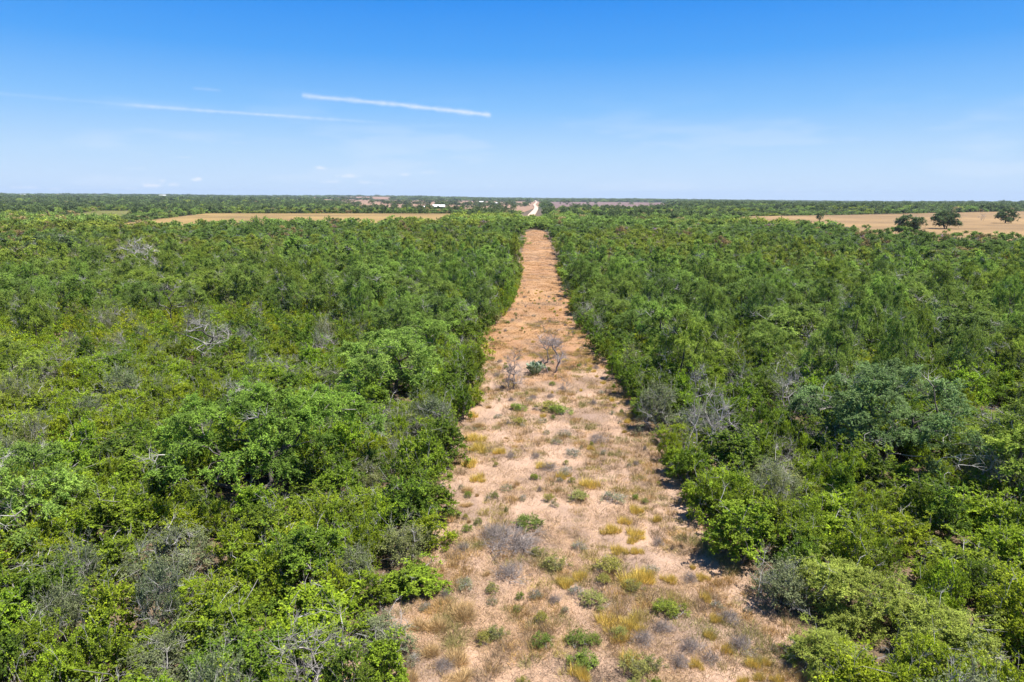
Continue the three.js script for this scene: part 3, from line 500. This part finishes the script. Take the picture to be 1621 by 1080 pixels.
const low = {
  bright: [[-1.1, -47.5, 1.38], [1.9, -46.9, 1.81], [-.1, -29.4, 1.47], [-2.9, -28.9, .58], [2.2, -21, .57], [1.7, -21, .98], [.4, -20.9, .82], [1.8, -19.9, 1.08], [5.1, -22.8, 1.35]],
  olive: [[1.1, -47.6, 2.07], [-.9, -44.4, 1.08], [2.4, -32.5, 1.22], [.9, -32.3, .77], [1, -25.9, 1.18], [.3, -26.9, .68], [3.2, -25.8, 1.43], [2.4, -23.3, 1.19], [.4, -22.2, .64], [3.4, -19.6, 1.23], [4, -19.8, .82], [-1.5, -24, .66], [-.5, -22.7, .4], [-1.6, -20.9, .65], [-1.2, -21.2, .79], [3.1, -21.4, .66], [2.9, -24.8, .76], [4, -24.4, .84]],
  grey: [[4.1, -32.4, 1.35], [1.9, -35.8, 1.05], [2.4, -38.6, 1.21], [-1.3, -33.5, .73], [2.1, -27.4, .77], [1.8, -23.9, .78], [-2.6, -24.3, .8], [2.1, -42.2, .9], [1.5, -40.5, .79], [.7, -44.7, .78], [4.9, -25.6, .77]],
  ochre: [[-3.6, -41.2, 1.41], [-3.2, -39.2, 1.34], [-3.5, -36.9, 1.09], [-2.9, -34.9, 1.03], [-2, -38.9, .84], [.7, -36.8, 1.01], [3.1, -34.3, 1.15], [1.8, -35.4, .84], [3.6, -29.1, .99], [4.8, -28.8, .98], [5.1, -31.4, .84], [4.4, -30, .66], [3.9, -27.3, .82], [4.6, -27.3, .6], [4.6, -25.2, 1.08], [4.1, -24.8, 1.26], [5.5, -25.1, .69], [2, -25.1, .66], [1.3, -24.7, .76], [2.9, -22, 1.13], [3.7, -22.1, 1.02], [3.1, -21.2, .66], [1.6, -19.3, .77], [6.3, -21.5, .44], [6.7, -20.8, .51], [5.5, -19.9, .54], [3.3, -20, .83], [6.8, -22.5, .57], [4.5, -28.2, .51], [-4.2, -45.9, .89]],
  brown: [[-2.6, -22.9, 1.18], [-2.7, -22.2, 1.2], [-3.4, -21.5, 1.07], [-2.2, -19.9, 1.08], [-3.4, -20.4, .81], [-2.4, -19.2, .97], [-3.5, -43.9, .94], [-3.2, -33.2, .79], [-3.3, -31.7, .63], [-4.1, -21.5, .89], [-3.3, -23, .71]],
  dead: [[-1.1, -27.8, 2.38], [-1.7, -28.5, 1.15], [-.4, -27.4, 1.24], [-.8, -25.1, 1.33], [5.5, -20.8, .77], [7.2, -22.5, .73], [4.9, -20, .66], [6, -20.2, .59], [4.7, -21.8, .67], [3.9, -21.1, .74], [7.2, -20.9, .86], [1, -36.4, .93], [4.1, -41.2, 1.2], [-2.8, -19.5, .62]],
};
const TR = rngOf(333), lowThings = [];
for (const kind of Object.keys(low)) for (const [x, z, w] of low[kind]) lowThings.push({ kind, x, z, R: w / 2, turn: TR() * 6.28, k: Math.floor(TR() * 6) });
for (let k = 0; k < 900 && lowThings.length < 330; k++) { // smaller clumps all along the track
  const z = -17 - 100 * TR() ** 1.7, e = trackEdges(z), side = TR() < .35, x = mix(e[0] + .2, e[1] - .2, side ? (TR() < .5 ? TR() * .12 : 1 - TR() * .12) : TR()), R = .12 + .2 * TR();
  if (lowThings.some(q => Math.hypot(q.x - x, q.z - z) < (q.R + R) * .9) || special.some(q => Math.hypot(q.x - x, q.z - z) < .4 + R)) continue;
  const u = TR(), east = x > 1 ? .15 : 0; lowThings.push({ kind: u < .3 + east ? (x < 0 ? 'brown' : 'ochre') : u < .5 + east ? 'dead' : u < .68 + east ? 'grey' : u < .9 ? 'olive' : 'bright', x, z, R, turn: TR() * 6.28, k: Math.floor(TR() * 6) });
}
const lowSpec = { bright: ['weed_clump', 'bright green weed clump', 'weed'], olive: ['weed_clump', 'olive green weed clump', 'weed'], grey: ['weed_clump', 'grey green weed clump', 'weed'], ochre: ['grass_tuft', 'ochre dry grass tuft', 'grass tuft'], brown: ['grass_tuft', 'brown dry grass tuft', 'grass tuft'], dead: ['dead_brush', 'grey heap of dead twigs', 'dead brush'] };
// places on the track to describe them by
landmarks.push({ x: -1.1, z: -27.8, t: 'widest grey twig heap' }, { x: -.1, z: -29.4, t: 'vivid weed patch mid track' }, { x: 3.2, z: -25.8, t: 'broad olive weed patch' }, { x: 1.9, z: -46.9, t: 'weeds before the cactus' });
labelFor(lowThings, q => `${q.R > .55 ? 'broad' : q.R < .22 ? 'tiny' : q.R < .32 ? 'small' : 'middling'} ${lowSpec[q.kind][1]}`);
for (const q of lowThings) {
  const g = new THREE.Group(), [name, , cat] = lowSpec[q.kind];
  if (q.kind === 'ochre' || q.kind === 'brown') { const L = tuftForms[q.kind], m = new THREE.Mesh(L[q.k % L.length], grassMaterial); m.name = 'blades'; const s = q.R / .48; m.scale.set(s, Math.min(1.25, .45 + s * .55), s); g.add(m); }
  else {
    const L = { bright: P.weedBright, olive: P.weedOlive, grey: P.weedGrey, dead: P.deadPile }[q.kind], f = L[q.k % 2], w = new THREE.Mesh(f.wood, barkMaterial); w.name = q.kind === 'dead' ? 'twigs' : 'stems'; g.add(w);
    if (f.leaves) { const c = new THREE.Mesh(f.leaves, leafMaterials[q.k % 4]); c.name = 'foliage'; g.add(c); }
    const s = q.R / f.R; g.children.forEach(m => m.scale.set(s, Math.min(1.6, .5 + .5 * s), s));
  }
  g.position.set(q.x, height(q.x, q.z) + .035, q.z); g.rotation.y = q.turn;
  addThing(g, name, q.label, cat, { weed_clump: 'weed clumps on the track', grass_tuft: 'dry grass tufts on the track', dead_brush: 'dead twig heaps on the track' }[name]);
}
{ // straw and stubble that nobody could count
  const straw = [1, 2, 3].map(k => tuft(760 + k, { n: 22, base: .16, out: .24, h: .14, w: .016, a: [.30, .21, .13], b: [.72, .58, .38], flat: .7 }));
  const G = new THREE.Group(); G.name = 'dry_grass'; G.userData = { kind: 'stuff', label: 'short dry straw and stubble covering the cleared track' };
  const sets = straw.map(() => ({ m: [], c: [] })), R = rngOf(55);
  for (let k = 0; k < 80000; k++) {
    const z = -15 - 325 * R() ** 2.5, e = trackEdges(z), x = mix(e[0] - 1.4, e[1] + 1.4, R()); if (fbm(x / 2 + 5, z / 2 + 30, 3) < .22 + .32 * R()) continue;
    const s = sets[k % 3], sc = .5 + 1.1 * R(), t = R() * 6.28, cs = Math.cos(t) * sc, sn = Math.sin(t) * sc, n = fbm(x / 2.4 + 80, z / 2.4, 3), v = .38 + .8 * R(); s.m.push(cs, 0, -sn, 0, 0, sc * (.6 + .7 * R()), 0, 0, sn, 0, cs, 0, x, height(x, z) + .03, z, 1);
    const o = fbm(x / 2.5 + 3, z / 4 + 90, 4) + (-z - 62) / 50 > .5 ? 1 : 0; s.c.push(...(n > .58 ? [.75 * v, .72 * v, .78 * v] : [mix(1.05, 1.1, o) * v, mix(.95, .85, o) * v, mix(.85, .6, o) * v]));
  }
  const tall = [4, 5, 6].map(k => tuft(760 + k, { n: 60, base: .2, out: .2, h: .3, w: .013, a: [.30, .22, .12], b: [.66, .52, .28], flat: .35 }));
  tall.forEach(t => { straw.push(t); sets.push({ m: [], c: [] }); });
  for (let k = 0; k < 14000; k++) {
    const z = -15 - 70 * R() ** 1.5, e = trackEdges(z), u = R(), x = mix(e[0] - .6, e[1] + .8, u), n = fbm(x / 1.7 + 31, z / 2.6 + 12, 3) + .1 * smooth(.45, .6, u) + .1 * smooth(.9, 1, u) + .12 * (1 - smooth(.0, .1, u)); if (n < .5 + .14 * R()) continue;
    const s = sets[3 + k % 3], sc = .5 + .8 * R(), t = R() * 6.28, cs = Math.cos(t) * sc, sn = Math.sin(t) * sc, m = fbm(x / 1.3 + 8, z / 1.3 + 44, 2), v = .6 + .55 * R(); s.m.push(cs, 0, -sn, 0, 0, sc * (.5 + .7 * R()), 0, 0, sn, 0, cs, 0, x, height(x, z) + .03, z, 1);
    s.c.push(...(m > .6 ? [.95 * v, 1.0 * v, .55 * v] : m > .48 ? [.8 * v, .76 * v, .86 * v] : m > .36 ? [1.15 * v, .98 * v, .68 * v] : [.72 * v, .86 * v, .55 * v]));
  }
  sets.forEach((s, k) => { const im = new THREE.InstancedMesh(straw[k], grassMaterial, s.m.length / 16); im.name = 'straw'; im.instanceMatrix = new THREE.InstancedBufferAttribute(new Float32Array(s.m), 16); im.instanceColor = new THREE.InstancedBufferAttribute(new Float32Array(s.c), 3); G.add(im); });
  scene.add(shade(G));
}
{ // prickly pear: each pad its own piece
  const g = new THREE.Group(), R = rngOf(42), pad = new THREE.SphereGeometry(1, 10, 8); pad.scale(.125, .16, .033); pad.translate(0, .15, 0);
  const mats = [[.2, .27, .14], [.28, .34, .22], [.13, .2, .08]].map(c => new THREE.MeshStandardMaterial({ color: new THREE.Color(...c), roughness: .6 }));
  const grow = (p, dir, lv) => {
    const m = new THREE.Mesh(pad, mats[Math.floor(R() * 3)]); m.name = 'pad'; const s = 1.15 - lv * .1 + R() * .25; m.position.copy(p); m.scale.setScalar(s); m.quaternion.setFromUnitVectors(new THREE.Vector3(0, 1, 0), dir); m.rotateY(R() * 3.14); g.add(m);
    if (lv < 3) for (let k = 0; k < (lv < 1 ? 3 : lv < 2 ? 2 : 1); k++) { const d = dir.clone().add(new THREE.Vector3(R() - .5, .25 * R(), R() - .5).multiplyScalar(1.3)).normalize(); grow(p.clone().addScaledVector(dir,   .26 * s), d, lv + 1); }
  };
  for (let k = 0; k < 7; k++) { const a = k / 7 * 6.28; grow(new THREE.Vector3(Math.cos(a) * .35 * R(), 0, Math.sin(a) * .35 * R()), new THREE.Vector3(Math.cos(a) * .5, .9, Math.sin(a) * .5).normalize(), 0); }
  g.position.set(.1, height(.1, -58), -58); addThing(g, 'prickly_pear', 'prickly pear cactus with grey green pads in the middle of the track', 'cactus');
  const G = new Geo(); G.limb([0, -.05, 0], [.02, .55, .01], .022, .018, 5, [.1, .08, .07]); G.limb([.02, .55, .01], [.0, 1.2, .05], .018, .01, 5, [.1, .08, .07]); G.limb([.01, .7, .02], [.16, .95, .0], .01, .006, 4, [.1, .08, .07]);
  const s = new THREE.Mesh(G.build(), barkMaterial); s.position.set(.55, height(.55, -58.4) + .02, -58.4); addThing(s, 'dry_stalk', 'thin dark dry stalk sticking up behind the prickly pear', 'stalk');
}
{ // far farm buildings
  const white = new THREE.MeshStandardMaterial({ color: new THREE.Color(.8, .8, .78), roughness: .6 }), wallM = new THREE.MeshStandardMaterial({ color: new THREE.Color(.42, .42, .42), roughness: .8 }), dark = new THREE.MeshStandardMaterial({ color: new THREE.Color(.08, .09, .11), roughness: .4 });
  function barn(x, z, w, d, h, turn, label, wm = wallM) {
    const g = new THREE.Group(), wall = new THREE.Mesh(new THREE.BoxGeometry(w, h, d), wm); wall.position.y = h / 2; wall.name = 'wall'; g.add(wall);
    const s = new THREE.Shape([[-d / 2 - .6, 0], [d / 2 + .6, 0], [0, d * .22]].map(p => new THREE.Vector2(...p))), roof = new THREE.Mesh(new THREE.ExtrudeGeometry(s, { depth: w + 1.2, bevelEnabled: false }), white); roof.name = 'roof'; roof.rotation.y = Math.PI / 2; roof.position.set(-w / 2 - .6, h + .02, 0); g.add(roof);
    const door = new THREE.Mesh(new THREE.BoxGeometry(w * .2, h * .75, .2), dark); door.name = 'door'; door.position.set(w * .2, h * .375, d / 2 + .12); g.add(door);
    for (const k of [-.35, -.12]) { const q = new THREE.Mesh(new THREE.BoxGeometry(w * .12, h * .3, .2), dark); q.name = 'window'; q.position.set(w * k, h * .55, d / 2 + .12); g.add(q); }
    g.position.set(x, height(x, z) + .4, z); g.rotation.y = turn; addThing(g, 'farm_building', label, 'building');
  }
  barn(-140, -1010, 17, 12, 4.5, .15, 'dark walled farm building with white roof among trees beyond ochre field'); barn(-166, -1020, 9, 8, 3.2, .1, 'small white outbuilding just left of the dark walled farm building', white);
  barn(-156, -2040, 14, 10, 7, .2, 'white farmhouse in the tan farmland left of the white road', white); barn(-118, -2060, 22, 10, 4, .1, 'low white shed right of the white farmhouse', white);
  barn(-1900, -3500, 34, 16, 8, .3, 'long white roofed barn far away near the left horizon', white); barn(-2480, -3300, 26, 14, 8, .3, 'white barn on the far left skyline', white); barn(-2620, -3350, 14, 10, 6, .2, 'small white house left of the skyline barn', white); barn(410, -4900, 36, 16, 6, 0, 'pale distant building on the skyline right of the white road', white);
}
console.log('things', Object.values(names).reduce((a, b) => a + b + 1, 0), 'plants', plants.length, 'rest', rest.length, 'mass', [...mass.values()].reduce((a, e) => a + e.m.length / 16, 0));
renderer.setSize(1024, 682);
renderer.render(scene, camera);
